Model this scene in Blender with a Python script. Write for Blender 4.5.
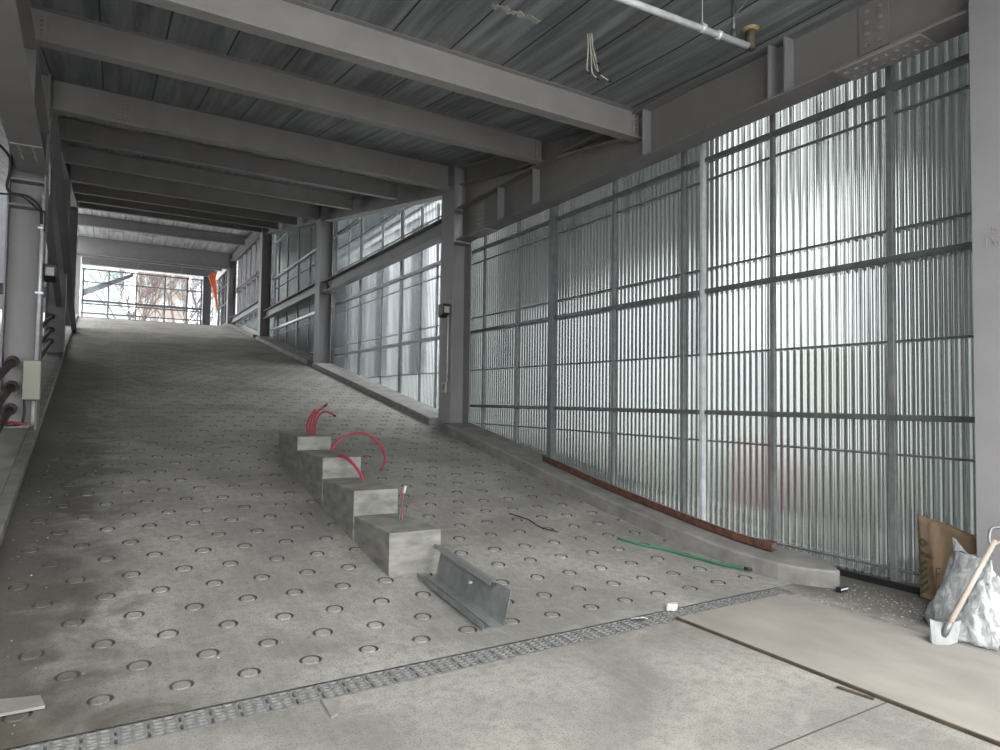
import bpy, math, random
from mathutils import Vector as V, Matrix
random.seed(7)
sc = bpy.context.scene
for o in list(bpy.data.objects): bpy.data.objects.remove(o)
C = sc.collection

# ---------------------------------------------------------------- camera, sky, exposure
F, YAW, PITCH, ROLL = 653.48, math.radians(30.944), math.radians(2.2715), math.radians(0.7858)
fw = V((math.sin(YAW)*math.cos(PITCH), math.cos(YAW)*math.cos(PITCH), math.sin(PITCH)))
rt = V((math.cos(YAW), -math.sin(YAW), 0)); up = rt.cross(fw)
r2 = rt*math.cos(ROLL) + up*math.sin(ROLL); u2 = -rt*math.sin(ROLL) + up*math.cos(ROLL)
cam = bpy.data.objects.new('camera', bpy.data.cameras.new('camera')); C.objects.link(cam)
mw = Matrix((r2, u2, -fw)).transposed().to_4x4(); mw.translation = V((0, 0, 1.6))
cam.matrix_world = mw
cam.data.sensor_width = 36; cam.data.lens = 36*F/1000; cam.data.clip_end = 500; cam.data.clip_start = .05
sc.camera = cam
w = bpy.data.worlds.new('World'); sc.world = w; w.use_nodes = True
nt = w.node_tree; nt.nodes.clear()
wo = nt.nodes.new('ShaderNodeOutputWorld'); bg = nt.nodes.new('ShaderNodeBackground')
tc = nt.nodes.new('ShaderNodeTexCoord'); sp = nt.nodes.new('ShaderNodeSeparateXYZ'); cr = nt.nodes.new('ShaderNodeValToRGB')
nt.links.new(tc.outputs['Generated'], sp.inputs[0]); nt.links.new(sp.outputs[2], cr.inputs[0])
cr.color_ramp.elements[0].position = 0.0; cr.color_ramp.elements[0].color = (.62, .64, .66, 1)
cr.color_ramp.elements[1].position = .7; cr.color_ramp.elements[1].color = (1.6, 1.6, 1.6, 1)
nt.links.new(cr.outputs[0], bg.inputs[0]); bg.inputs[1].default_value = 1.0
nt.links.new(bg.outputs[0], wo.inputs[0])
sc.view_settings.view_transform = 'Standard'; sc.view_settings.look = 'None'
sc.view_settings.gamma = 1; sc.view_settings.use_curve_mapping = False
sc.view_settings.exposure = 3.02

# ---------------------------------------------------------------- materials
def mat(name, col, rough=.7, metal=0.0, var=.12, scale=6.0, bump=0.0, bscale=60.0, stretch=(1, 1, 1), spec=.4):
    m = bpy.data.materials.new(name); m.use_nodes = True; n = m.node_tree; b = n.nodes['Principled BSDF']
    b.inputs['Roughness'].default_value = rough; b.inputs['Metallic'].default_value = metal
    b.inputs['Specular IOR Level'].default_value = spec
    t = n.nodes.new('ShaderNodeTexCoord'); mp = n.nodes.new('ShaderNodeMapping'); mp.inputs['Scale'].default_value = stretch
    n.links.new(t.outputs['Object'], mp.inputs[0])
    ns = n.nodes.new('ShaderNodeTexNoise'); ns.inputs['Scale'].default_value = scale; ns.inputs['Detail'].default_value = 8
    n.links.new(mp.outputs[0], ns.inputs['Vector'])
    r = n.nodes.new('ShaderNodeValToRGB'); e = r.color_ramp.elements
    e[0].position = .3; e[1].position = .7
    e[0].color = tuple(c*(1-var) for c in col) + (1,); e[1].color = tuple(min(1, c*(1+var)) for c in col) + (1,)
    n.links.new(ns.outputs[0], r.inputs[0]); n.links.new(r.outputs[0], b.inputs['Base Color'])
    if bump:
        n2 = n.nodes.new('ShaderNodeTexNoise'); n2.inputs['Scale'].default_value = bscale; n2.inputs['Detail'].default_value = 5
        n.links.new(mp.outputs[0], n2.inputs['Vector'])
        bp = n.nodes.new('ShaderNodeBump'); bp.inputs['Strength'].default_value = bump; bp.inputs['Distance'].default_value = .01
        n.links.new(n2.outputs[0], bp.inputs['Height']); n.links.new(bp.outputs[0], b.inputs['Normal'])
    return m

def mathn(n, op, a, b=None, c=None):
    x = n.nodes.new('ShaderNodeMath'); x.operation = op
    for i, v in enumerate((a, b, c)):
        if v is None: continue
        if isinstance(v, (int, float)): x.inputs[i].default_value = v
        else: n.links.new(v, x.inputs[i])
    return x.outputs[0]

def mixc(n, f, a, b):
    x = n.nodes.new('ShaderNodeMix'); x.data_type = 'RGBA'
    if isinstance(f, (int, float)): x.inputs[0].default_value = f
    else: n.links.new(f, x.inputs[0])
    for i, v in ((6, a), (7, b)):
        if isinstance(v, tuple): x.inputs[i].default_value = v + (1,)
        else: n.links.new(v, x.inputs[i])
    return x.outputs[2]

def rng(n, v, a, b, c=0.0, d=1.0):
    x = n.nodes.new('ShaderNodeMapRange'); n.links.new(v, x.inputs[0])
    for i, k in enumerate((a, b, c, d)): x.inputs[i+1].default_value = k
    return x.outputs[0]

def noise(n, vec, scale, detail=6, dist=0.0):
    x = n.nodes.new('ShaderNodeTexNoise'); x.inputs['Scale'].default_value = scale; x.inputs['Detail'].default_value = detail
    x.inputs['Distortion'].default_value = dist; n.links.new(vec, x.inputs['Vector']); return x.outputs[0]

def concrete_floor(name, base, stain_left=False, dirt_right=False):
    m = bpy.data.materials.new(name); m.use_nodes = True; n = m.node_tree; b = n.nodes['Principled BSDF']
    b.inputs['Roughness'].default_value = .75; b.inputs['Specular IOR Level'].default_value = .35
    t = n.nodes.new('ShaderNodeTexCoord'); v = t.outputs['Object']
    s = n.nodes.new('ShaderNodeSeparateXYZ'); n.links.new(v, s.inputs[0])
    dk = tuple(c*.72 for c in base); lt = tuple(c*1.18 for c in base)
    col = mixc(n, rng(n, noise(n, v, .9, 12, .6), .38, .62), dk, lt)
    col = mixc(n, rng(n, noise(n, v, 14, 8), .45, .70, 0, .6), col, tuple(c*.58 for c in base))
    col = mixc(n, rng(n, noise(n, v, 3.1, 10, 1.4), .55, .75, 0, .5), col, tuple(c*1.28 for c in base))
    mp = n.nodes.new('ShaderNodeMapping'); mp.inputs['Scale'].default_value = (22, .7, 1); n.links.new(v, mp.inputs[0])
    col = mixc(n, rng(n, noise(n, mp.outputs[0], 1.0, 4), .5, .8, 0, .3), col, tuple(c*1.3 for c in base))
    sp_ = noise(n, v, 90, 3)
    col = mixc(n, rng(n, sp_, .54, .64, 0, .7), col, tuple(c*.4 for c in base))
    if stain_left:
        f = mathn(n, 'ADD', s.outputs[0], mathn(n, 'MULTIPLY', noise(n, v, 2.2, 6, 1.2), -1.6))
        m1 = rng(n, f, -1.15, -.55, 1, 0)
        m2 = rng(n, s.outputs[1], 9, 26, 1, .25)
        col = mixc(n, mathn(n, 'MULTIPLY', mathn(n, 'MULTIPLY', m1, m2), .78), col, (.035, .033, .026))
        g = mathn(n, 'ADD', s.outputs[1], mathn(n, 'MULTIPLY', noise(n, v, 3, 6, 1), 1.2))
        m3 = mathn(n, 'MULTIPLY', rng(n, g, 4.6, 5.2, 1, 0), rng(n, f, -.8, -.15, 1, 0))
        col = mixc(n, mathn(n, 'MULTIPLY', m3, .6), col, (.045, .042, .028))
    if dirt_right:
        f = mathn(n, 'ADD', s.outputs[0], mathn(n, 'MULTIPLY', noise(n, v, 4, 6, .8), -.8))
        col = mixc(n, mathn(n, 'MULTIPLY', rng(n, f, 4.55, 4.85, 0, 1), .6), col, (.06, .057, .05))
        # hairline joint in the slab
        d = mathn(n, 'ABSOLUTE', mathn(n, 'SUBTRACT', s.outputs[1], 2.0))
        col = mixc(n, mathn(n, 'MULTIPLY', rng(n, d, .003, .007, 1, 0), rng(n, s.outputs[0], 2.4, 2.5, 0, 1)), col, (.04, .04, .035))
    n.links.new(col, b.inputs['Base Color'])
    bp = n.nodes.new('ShaderNodeBump'); bp.inputs['Strength'].default_value = .35; bp.inputs['Distance'].default_value = .006
    n.links.new(noise(n, v, 45, 8), bp.inputs['Height']); n.links.new(bp.outputs[0], b.inputs['Normal'])
    return m

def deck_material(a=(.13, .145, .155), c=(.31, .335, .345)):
    m = bpy.data.materials.new('galvanised_deck'); m.use_nodes = True; n = m.node_tree; b = n.nodes['Principled BSDF']
    t = n.nodes.new('ShaderNodeTexCoord'); v = t.outputs['Object']; s = n.nodes.new('ShaderNodeSeparateXYZ'); n.links.new(v, s.inputs[0])
    mp = n.nodes.new('ShaderNodeMapping'); mp.inputs['Scale'].default_value = (9, .5, 1); n.links.new(v, mp.inputs[0])
    col = mixc(n, rng(n, noise(n, mp.outputs[0], 1.0, 6, .3), .35, .7), a, c)
    col = mixc(n, rng(n, noise(n, v, 1.1, 5, .5), .58, .72, 0, .55), col, (.17, .14, .085))
    mp2 = n.nodes.new('ShaderNodeMapping'); mp2.inputs['Scale'].default_value = (60, 2, 1); n.links.new(v, mp2.inputs[0])
    col = mixc(n, rng(n, noise(n, mp2.outputs[0], 1.0, 3), .66, .74, 0, .6), col, (.42, .43, .42))
    px = mathn(n, 'FRACT', mathn(n, 'DIVIDE', mathn(n, 'SUBTRACT', s.outputs[0], 1.68-.625*20), .625))
    seam = mathn(n, 'MINIMUM', px, mathn(n, 'SUBTRACT', 1.0, px))
    sm = rng(n, seam, .010, .022, 1, 0)
    col = mixc(n, sm, col, (.012, .012, .013))
    n.links.new(col, b.inputs['Base Color'])
    b.inputs['Metallic'].default_value = .35; b.inputs['Roughness'].default_value = .45
    rb = mathn(n, 'FRACT', mathn(n, 'MULTIPLY', px, 4.0)); rb = mathn(n, 'MINIMUM', rb, mathn(n, 'SUBTRACT', 1.0, rb))
    h = mathn(n, 'ADD', rng(n, rb, 0, .08, 0, 1), mathn(n, 'MULTIPLY', noise(n, v, 7, 4), .5))
    bp = n.nodes.new('ShaderNodeBump'); bp.inputs['Strength'].default_value = .5; bp.inputs['Distance'].default_value = .006
    n.links.new(h, bp.inputs['Height']); n.links.new(bp.outputs[0], b.inputs['Normal'])
    return m

def sheet_material(clear=False):
    m = bpy.data.materials.new('clear_wavy_sheet' if clear else 'corrugated_translucent_sheet'); m.use_nodes = True; n = m.node_tree; n.nodes.remove(n.nodes['Principled BSDF'])
    out = n.nodes['Material Output']
    t = n.nodes.new('ShaderNodeTexCoord'); mp = n.nodes.new('ShaderNodeMapping'); mp.inputs['Scale'].default_value = (1, 40, .8)
    n.links.new(t.outputs['Object'], mp.inputs[0]); streak = noise(n, mp.outputs[0], 1.0, 5, .4)
    lw = n.nodes.new('ShaderNodeLayerWeight'); lw.inputs[0].default_value = .5
    ta = n.nodes.new('ShaderNodeBsdfTransparent'); ta.inputs[0].default_value = ((.8, .82, .83, 1) if clear else (.50, .53, .51, 1))
    tb = n.nodes.new('ShaderNodeBsdfRefraction'); tb.inputs[0].default_value = ((.82, .84, .85, 1) if clear else (.60, .64, .615, 1)); tb.inputs['Roughness'].default_value = .04 if clear else .22; tb.inputs['IOR'].default_value = 1.045 if clear else 1.1
    tl = n.nodes.new('ShaderNodeBsdfTranslucent')
    n.links.new(mixc(n, rng(n, streak, .35, .65), (.03, .033, .033), (.10, .107, .105)), tl.inputs[0])
    gl = n.nodes.new('ShaderNodeBsdfGlossy'); gl.inputs[0].default_value = (.40, .42, .415, 1); gl.inputs['Roughness'].default_value = .12
    df = n.nodes.new('ShaderNodeBsdfDiffuse'); df.inputs[0].default_value = (.05, .056, .056, 1)
    def ms(f, a, b):
        x = n.nodes.new('ShaderNodeMixShader')
        if isinstance(f, (int, float)): x.inputs[0].default_value = f
        else: n.links.new(f, x.inputs[0])
        n.links.new(a, x.inputs[1]); n.links.new(b, x.inputs[2]); return x.outputs[0]
    body = ms(.45, tl.outputs[0], df.outputs[0])
    body = ms(.40, body, gl.outputs[0])
    tr = n.nodes.new('ShaderNodeMixShader'); tr.inputs[0].default_value = .65; n.links.new(ta.outputs[0], tr.inputs[1]); n.links.new(tb.outputs[0], tr.inputs[2])
    fac = rng(n, lw.outputs['Facing'], *((.3, .95, .06, .40) if clear else (.0, .34, .68, .985)))
    if not clear:
        # the ribs alternate: broad milky crest, narrower clear flank
        so = n.nodes.new('ShaderNodeSeparateXYZ'); n.links.new(t.outputs['Object'], so.inputs[0])
        ph = mathn(n, 'SINE', mathn(n, 'MULTIPLY', so.outputs[1], 2*math.pi/.076))
        fac = mathn(n, 'MAXIMUM', fac, rng(n, ph, -.25, .25, .975, .60))
    fac = mathn(n, 'ADD', fac, rng(n, streak, .3, .7, -.14, .14 if clear else .05))
    n.links.new(ms(fac, tr.outputs[0], body), out.inputs['Surface'])
    return m

def glass_material():
    m = bpy.data.materials.new('clear_glass'); m.use_nodes = True; n = m.node_tree; n.nodes.remove(n.nodes['Principled BSDF'])
    out = n.nodes['Material Output']; tr = n.nodes.new('ShaderNodeBsdfTransparent'); tr.inputs[0].default_value = (.93, .96, .97, 1)
    gl = n.nodes.new('ShaderNodeBsdfGlossy'); gl.inputs['Roughness'].default_value = .02
    fr = n.nodes.new('ShaderNodeFresnel'); mx = n.nodes.new('ShaderNodeMixShader')
    n.links.new(fr.outputs[0], mx.inputs[0]); n.links.new(tr.outputs[0], mx.inputs[1]); n.links.new(gl.outputs[0], mx.inputs[2])
    n.links.new(mx.outputs[0], out.inputs[0]); return m

def plastic_material():
    m = bpy.data.materials.new('woven_plastic'); m.use_nodes = True; n = m.node_tree; b = n.nodes['Principled BSDF']
    t = n.nodes.new('ShaderNodeTexCoord'); v = t.outputs['Object']
    n.links.new(mixc(n, rng(n, noise(n, v, 9, 6, .8), .35, .65), (.20, .21, .21), (.42, .435, .435)), b.inputs['Base Color'])
    b.inputs['Roughness'].default_value = .28; b.inputs['Transmission Weight'].default_value = .12
    bp = n.nodes.new('ShaderNodeBump'); bp.inputs['Strength'].default_value = .7; bp.inputs['Distance'].default_value = .03
    n.links.new(noise(n, v, 11, 5, 1.2), bp.inputs['Height']); n.links.new(bp.outputs[0], b.inputs['Normal']); return m

M = dict(
    steel=mat('grey_painted_steel', (.235, .225, .222), .55, 0, .08, 3, .08, 140),
    steel2=mat('grey_painted_columns', (.205, .20, .205), .55, 0, .06, 3, .10, 120),
    galv=mat('bright_galvanised', (.58, .60, .63), .35, .25, .15, 10, .1, 60),
    dgalv=mat('dull_galvanised', (.15, .16, .165), .45, .5, .2, 8, .1, 60),
    pgalv=mat('post_galvanised', (.20, .21, .21), .45, .4, .2, 8, .1, 60), gsteel=mat('shaded_grey_paint', (.17, .163, .16), .6, 0, .08, 3, .08, 140),  # gsteel: the grey steel paint darkened, girder shade put into its colour
    cgalv=mat('channel_galvanised', (.165, .175, .17), .4, .3, .2, 10, .1, 60),
    kerb=mat('cast_kerb_concrete', (.165, .16, .147), .8, 0, .28, 4, .3, 50),
    plinth=mat('plinth_concrete', (.15, .147, .132), .7, 0, .34, 5, .25, 40, (1, 1, 2.5)),
    walk=mat('walkway_concrete', (.20, .20, .19), .8, 0, .2, 3, .2, 50),
    dirt=mat('groove_shade_dirt', (.04, .038, .034), .9, 0, .3, 20),  # groove shade painted as a dark tone, with slight dirt
    trench=mat('trench_dark', (.02, .02, .02), .95),
    grate=mat('grate_plastic', (.13, .132, .128), .6, .0, .35, 30),
    rust=mat('rusted_steel', (.085, .038, .024), .85, .1, .45, 14, .4, 70),
    rustpipe=mat('rusty_rail', (.075, .048, .042), .8, .1, .35, 14, .2, 70),
    ply=mat('pale_plywood', (.185, .172, .152), .75, 0, .13, 2.5, .2, 30, (1.6, .8, 1)),
    plyedge=mat('plywood_edge', (.05, .037, .025), .9, 0, .3, 10),
    red=mat('red_cable', (.22, .022, .035), .4, 0, .15), black=mat('black_cable', (.012, .012, .013), .5, 0, .1),
    green=mat('green_hose', (.02, .13, .06), .4, 0, .15), dgreen=mat('dark_green_cable', (.02, .055, .04), .5),
    white=mat('off_white', (.36, .35, .32), .7, 0, .12, 12), cream=mat('cream_wire', (.42, .40, .33), .6),
    kraft=mat('kraft_paper', (.235, .165, .105), .8, 0, .14, 9, .5, 16), ink=mat('green_ink', (.06, .085, .03), .8, 0, .3, 30),
    dink=mat('dark_ink', (.07, .06, .045), .8, 0, .3, 30),
    plastic=plastic_material(), wood=mat('worn_wood_handle', (.25, .21, .175), .6, 0, .2, 10, .1, 60, (1, 1, .1)),
    zinc=mat('shovel_steel', (.13, .133, .133), .4, .3, .2, 12), boxp=mat('beige_enamel', (.27, .265, .215), .5, 0, .05),
    brown=mat('brown_iron', (.10, .085, .07), .6, .3, .3, 20), foam=mat('yellow_foam', (.35, .27, .12), .9, 0, .25, 40, .5, 60),
    mullion=mat('mullion_grey', (.13, .12, .13), .5), glass=glass_material(), sheet=sheet_material(), clear=sheet_material(True), deck=deck_material(), deck_lit=deck_material((.45, .47, .48), (.75, .77, .78)),  # second deck copy is lighter: upper soffit's brightness put into its colour
    ramp=concrete_floor('ramp_concrete', (.215, .207, .188), stain_left=True),
    slab=concrete_floor('slab_concrete', (.195, .187, .168), dirt_right=True),
    orange=mat('orange_tarp', (.62, .10, .035), .6), ground=mat('street_concrete', (.35, .35, .34), .9, 0, .1, .5),
    bark=mat('bare_bark', (.10, .075, .07), .9), fgrey=mat('facade_grey', (.062, .066, .065), .9, 0, .15, .3),
    fwhite=mat('facade_white', (.36, .37, .375), .9, 0, .08, .4), fdark=mat('facade_dark', (.02, .024, .025), .95, spec=.05),
    fbeige=mat('facade_beige', (.27, .225, .19), .9), fred=mat('red_board', (.50, .22, .25), .7),
    fteal=mat('teal_board', (.35, .55, .48), .8), fyellow=mat('yellow_board', (.50, .50, .36), .8), fence=mat('pale_hoarding', (.50, .53, .52), .8, 0, .1, 1),
    mark=mat('stencil_paint', (.27, .265, .27), .6), wall=mat('dim_blockwork', (.035, .037, .04), .9, 0, .15, 2),
    fblue=mat('facade_blue_glass', (.05, .10, .12), .3),
)

# ---------------------------------------------------------------- mesh helpers
class MB:
    def __init__(s): s.v = []; s.f = []; s.m = []
    def add(s, vs, fs, mi=0):
        b = len(s.v); s.v += [tuple(p) for p in vs]; s.f += [tuple(i+b for i in f) for f in fs]; s.m += [mi]*len(fs); return s
    def hexa(s, p, mi=0):
        return s.add(p, [(0, 3, 2, 1), (4, 5, 6, 7), (0, 1, 5, 4), (1, 2, 6, 5), (2, 3, 7, 6), (3, 0, 4, 7)], mi)
    def box(s, a, b, mi=0):
        x0, y0, z0 = a; x1, y1, z1 = b
        return s.hexa([(x0, y0, z0), (x1, y0, z0), (x1, y1, z0), (x0, y1, z0), (x0, y0, z1), (x1, y0, z1), (x1, y1, z1), (x0, y1, z1)], mi)
    def bar(s, p0, p1, a, b, upv=(0, 0, 1), mi=0):      # a = size sideways, b = size along up
        p0, p1, U = V(p0), V(p1), V(upv); d = (p1-p0).normalized(); S = d.cross(U).normalized(); U = S.cross(d).normalized()
        q = []
        for p in (p0, p1): q += [p-S*a/2-U*b/2, p+S*a/2-U*b/2, p+S*a/2+U*b/2, p-S*a/2+U*b/2]
        return s.hexa(q, mi)
    def ibeam(s, p0, p1, depth, width, tf=.02, tw=.014, upv=(0, 0, 1), mi=0):
        p0, p1, U = V(p0), V(p1), V(upv); d = (p1-p0).normalized(); S = d.cross(U).normalized(); U = S.cross(d).normalized()
        h = U*(depth/2-tf/2)
        s.bar(p0+h, p1+h, width, tf, upv, mi); s.bar(p0-h, p1-h, width, tf, upv, mi)
        return s.bar(p0, p1, tw, depth-2*tf, upv, mi)
    def tube(s, pts, r, n=8, mi=0, caps=True):
        pts = [V(p) for p in pts]; rs = r if isinstance(r, (list, tuple)) else [r]*len(pts); vs = []; fs = []
        T = (pts[1]-pts[0]).normalized(); N = T.orthogonal().normalized()
        for i, p in enumerate(pts):
            T = (pts[min(i+1, len(pts)-1)]-pts[max(i-1, 0)]).normalized()
            N = (N-T*N.dot(T)).normalized(); B = T.cross(N)
            for k in range(n):
                a = 2*math.pi*k/n; vs.append(p+(N*math.cos(a)+B*math.sin(a))*rs[i])
        for i in range(len(pts)-1):
            for k in range(n): fs.append((i*n+k, i*n+(k+1) % n, (i+1)*n+(k+1) % n, (i+1)*n+k))
        if caps: fs += [tuple(range(n-1, -1, -1)), tuple(range((len(pts)-1)*n, len(pts)*n))]
        return s.add(vs, fs, mi)
    def prism(s, poly, d0, d1, mi=0):                 # poly: list of 3-D points, moved by d0 and d1
        n = len(poly); vs = [V(p)+V(d0) for p in poly]+[V(p)+V(d1) for p in poly]
        return s.add(vs, [tuple(range(n-1, -1, -1)), tuple(range(n, 2*n))]+[(i, (i+1) % n, n+(i+1) % n, n+i) for i in range(n)], mi)
    def build(s, name, mt, parent=None, smooth=False, loc=None, bevel=0):
        me = bpy.data.meshes.new(name); me.from_pydata(s.v, [], s.f)
        for x in (mt if isinstance(mt, (list, tuple)) else [mt]): me.materials.append(M[x])
        me.polygons.foreach_set('material_index', s.m)
        if smooth: me.polygons.foreach_set('use_smooth', [True]*len(s.f))
        me.update(); o = bpy.data.objects.new(name, me); C.objects.link(o)
        if loc: o.location = loc
        if parent:
            o.parent = parent; o.matrix_parent_inverse = Matrix.Identity(4)
            if not loc: o.location = -V(parent.location)          # children are written in world coordinates
        if bevel:
            b = o.modifiers.new('bevel', 'BEVEL'); b.width = bevel; b.segments = 2; b.limit_method = 'ANGLE'
        return o

def smooth_path(pts, n=6):
    P = [V(p) for p in pts]; P = [2*P[0]-P[1]]+P+[2*P[-1]-P[-2]]; out = []
    for i in range(1, len(P)-2):
        for k in range(n):
            t = k/n; a, b, c, d = P[i-1:i+3]
            out.append(.5*((2*b)+(-a+c)*t+(2*a-5*b+4*c-d)*t*t+(-a+3*b-3*c+d)*t**3))
    return out+[P[-2]]

def tag(o, label, cat, group=None, kind=None):
    o['label'] = label; o['category'] = cat
    if group: o['group'] = group
    if kind: o['kind'] = kind
    return o
def thing(name, label, cat, loc, group=None):
    o = bpy.data.objects.new(name, None); C.objects.link(o); o.location = loc; o.empty_display_size = .1
    return tag(o, label, cat, group)
def struct(o): o['kind'] = 'structure'; return o

def interp(y, ys, zs):
    if y <= ys[0]: return zs[0]
    for i in range(1, len(ys)):
        if y <= ys[i]: return zs[i-1]+(zs[i]-zs[i-1])*(y-ys[i-1])/(ys[i]-ys[i-1])
    return zs[-1]
RY = [3.72, 4.3, 4.75, 5.6, 6.7, 8.75, 35.5, 38, 60]; RZ = [0, .02, .06, .17, .33, .68, .68+26.75*.168, 5.45, 5.45]
def rz(y): return interp(y, RY, RZ)
SY = [.0, 4.6, 6.0, 8.1, 11.1, 29.6]; SZ = [5.14, 5.17, 5.24, 5.56, 6.08, 9.22]
def sz(y): return interp(y, SY, SZ)           # underside of the metal deck
def lx(y): return -.58-.02*y                  # kerb line on the left

# ---------------------------------------------------------------- setting: floor, ramp, walkway, kerbs
f = MB(); f.box((-8, -6, -.3), (9.5, 3.50, 0)); struct(f.build('floor', 'slab'))
f = MB(); f.box((-8, 3.50, -.3), (9.5, 3.72, -.12))
struct(f.build('trim_drain_channel', 'trench'))
f = MB(); f.box((5.08, 3.5, -.12), (9.5, 3.72, 0)); f.box((-8, 3.5, -.12), (-1.3, 3.72, 0)); struct(f.build('floor', 'slab'))

rm = MB(); NS = 16
cx_, cy_ = .36, .37
row = 0; y = 3.86-.0
ca_ = math.atan2(cy_, cx_); ang = [ca_*k/2 for k in range(3)]+[ca_+(math.pi/2-ca_)*k/2 for k in (1, 2)]; ang = ang+[math.pi-a for a in ang[-2::-1]]; ang = ang+[a+math.pi for a in ang[1:-1]]; NS = len(ang)
rows = []
def zrow(x0, x1, y0, y1): rm.add([(x0, y0, rz(y0)), (x1, y0, rz(y0)), (x1, y1, rz(y1)), (x0, y1, rz(y1))], [(0, 1, 2, 3)])
YS = 3.855
zrow(-.72, 5.95, 3.72, YS)
rnd = random.Random(3)
while YS + cy_*row < 37.6:
    y0 = YS+cy_*row; yc = y0+cy_/2; y1 = y0+cy_; off = 0.03 if row % 2 == 0 else .21
    xs = [off+cx_*k for k in range(-1 if row % 2 == 0 else -2, 15)]
    zrow(lx(y0)-.02, xs[0]-cx_/2, y0, y1); zrow(xs[-1]+cx_/2, 5.95, y0, y1)
    for xc in xs:
        if xc-cx_/2 < lx(y0)-.02+.01: 
            zrow(xc-cx_/2, xc+cx_/2, y0, y1); continue
        d = .009*rnd.uniform(.6, 1.3); r0 = .055*rnd.uniform(.95, 1.05); jx = rnd.uniform(-.012, .012); jy = rnd.uniform(-.012, .012)
        vs = []; 
        for k in range(NS):
            a = ang[k]; c, s_ = math.cos(a), math.sin(a); t = 1/max(abs(c)/(cx_/2), abs(s_)/(cy_/2)); vs.append((xc+c*t, yc+s_*t, rz(yc+s_*t)))
        for r, dz in ((r0+.011, 0), (r0+.007, d*1.25), (r0-.005, d*1.25), (r0-.009, 0)):
            for k in range(NS): vs.append((xc+jx+math.cos(ang[k])*r, yc+jy+math.sin(ang[k])*r, rz(yc+jy+math.sin(ang[k])*r)-dz))
        b = len(rm.v); rm.v += vs
        for L in range(4):
            for k in range(NS):
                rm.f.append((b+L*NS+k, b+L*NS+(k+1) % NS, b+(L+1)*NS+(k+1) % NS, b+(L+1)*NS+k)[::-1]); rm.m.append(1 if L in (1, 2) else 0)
        rm.f.append(tuple(b+4*NS+k for k in range(NS))); rm.m.append(0)
    row += 1
YE = YS+cy_*row
rm.add([(-1.5, YE, 5.45), (5.95, YE, 5.45), (5.95, 47, 5.45), (-1.9, 47, 5.45)], [(0, 1, 2, 3)])
struct(rm.build('ramp', ['ramp', 'dirt']))  # second slot darkens the ring grooves: painted shade plus slight dirt
k = MB(); k.prism([(0, yy_, interp(yy_, RY, RZ)-.03) for yy_ in RY[:-1]]+[(0, 47, 5.42), (0, 47, -.3), (0, 3.72, -.3)], (-1.6, 0, 0), (6.0, 0, 0)); struct(k.build('ramp_body', 'walk'))

def ribbon(mb, fx0, fx1, ys, dz0, dz1, zf=rz):      # solid strip following the ramp between two x lines
    n = len(ys); vs = []
    for yy in ys: vs += [(fx0(yy), yy, zf(yy)+dz0), (fx1(yy), yy, zf(yy)+dz0), (fx1(yy), yy, zf(yy)+dz1), (fx0(yy), yy, zf(yy)+dz1)]
    fs = [(0, 1, 2, 3), (4*n-1, 4*n-2, 4*n-3, 4*n-4)]
    for i in range(n-1):
        for k in range(4): fs.append((4*i+k, 4*(i+1)+k, 4*(i+1)+(k+1) % 4, 4*i+(k+1) % 4))
    mb.add(vs, fs)
ya = [3.72+.5*i for i in range(70)]+[38, 46.8]
k = MB(); ribbon(k, lambda y: lx(y)-.115, lx, ya, -.3, .10); struct(k.build('kerb_left', 'kerb', bevel=.012))
k = MB(); ribbon(k, lambda y: -8, lambda y: lx(y)-.117, ya, -.4, .085); struct(k.build('walkway', 'walk'))
# right kerb with a rounded nose
def cx0(y): return 5.27 if y > 4.0 else 5.27+max(0, (4.0-y))**2*.75
ky = [3.42, 3.47, 3.53, 3.6, 3.7, 3.85, 4.0]+[4.3, 4.6, 5, 5.4, 5.8, 6.3, 6.8, 7.4, 8, 8.75, 9.8, 10.82]
k = MB(); ribbon(k, cx0, lambda y: min(5.88, 5.56+max(0, y-3.42)*.9), ky, -.3, .155, lambda y: rz(y)); kr = struct(k.build('kerb_right', 'kerb', bevel=.02))
for a, b in ((11.40, 19.88), (20.43, 28.93), (29.48, 37.9)):
    yy = [a+(b-a)*i/14 for i in range(15)]
    k = MB(); ribbon(k, lambda y: 5.27, lambda y: 5.88, yy, -.3, .14); struct(k.build('kerb_right', 'kerb', bevel=.02))

# ---------------------------------------------------------------- setting: decks overhead
d = MB()
yy = [.0, 4.6, 6, 8.1, 11.1]+[11.1+18.5*i/6 for i in range(1, 7)]
ribbon(d, lambda y: -8, lambda y: 6.15, yy, 0, .22, sz); struct(d.build('ceiling', 'deck'))
d = MB(); d.box((-2.2, 29.6, 9.45), (6.3, 47, 9.65)); struct(d.build('ceiling_upper', 'deck_lit'))
d = MB(); d.box((-8.2, -3, -.3), (-8, 29.6, 9.4)); d.box((-8.2, 29.6, -.3), (-8, 47, 5.8)); struct(d.build('wall_left', 'wall'))
d = MB(); d.box((-8, 44, -.3), (-1.9, 44.2, 15)); struct(d.build('wall_back_left', 'wall'))

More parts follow.
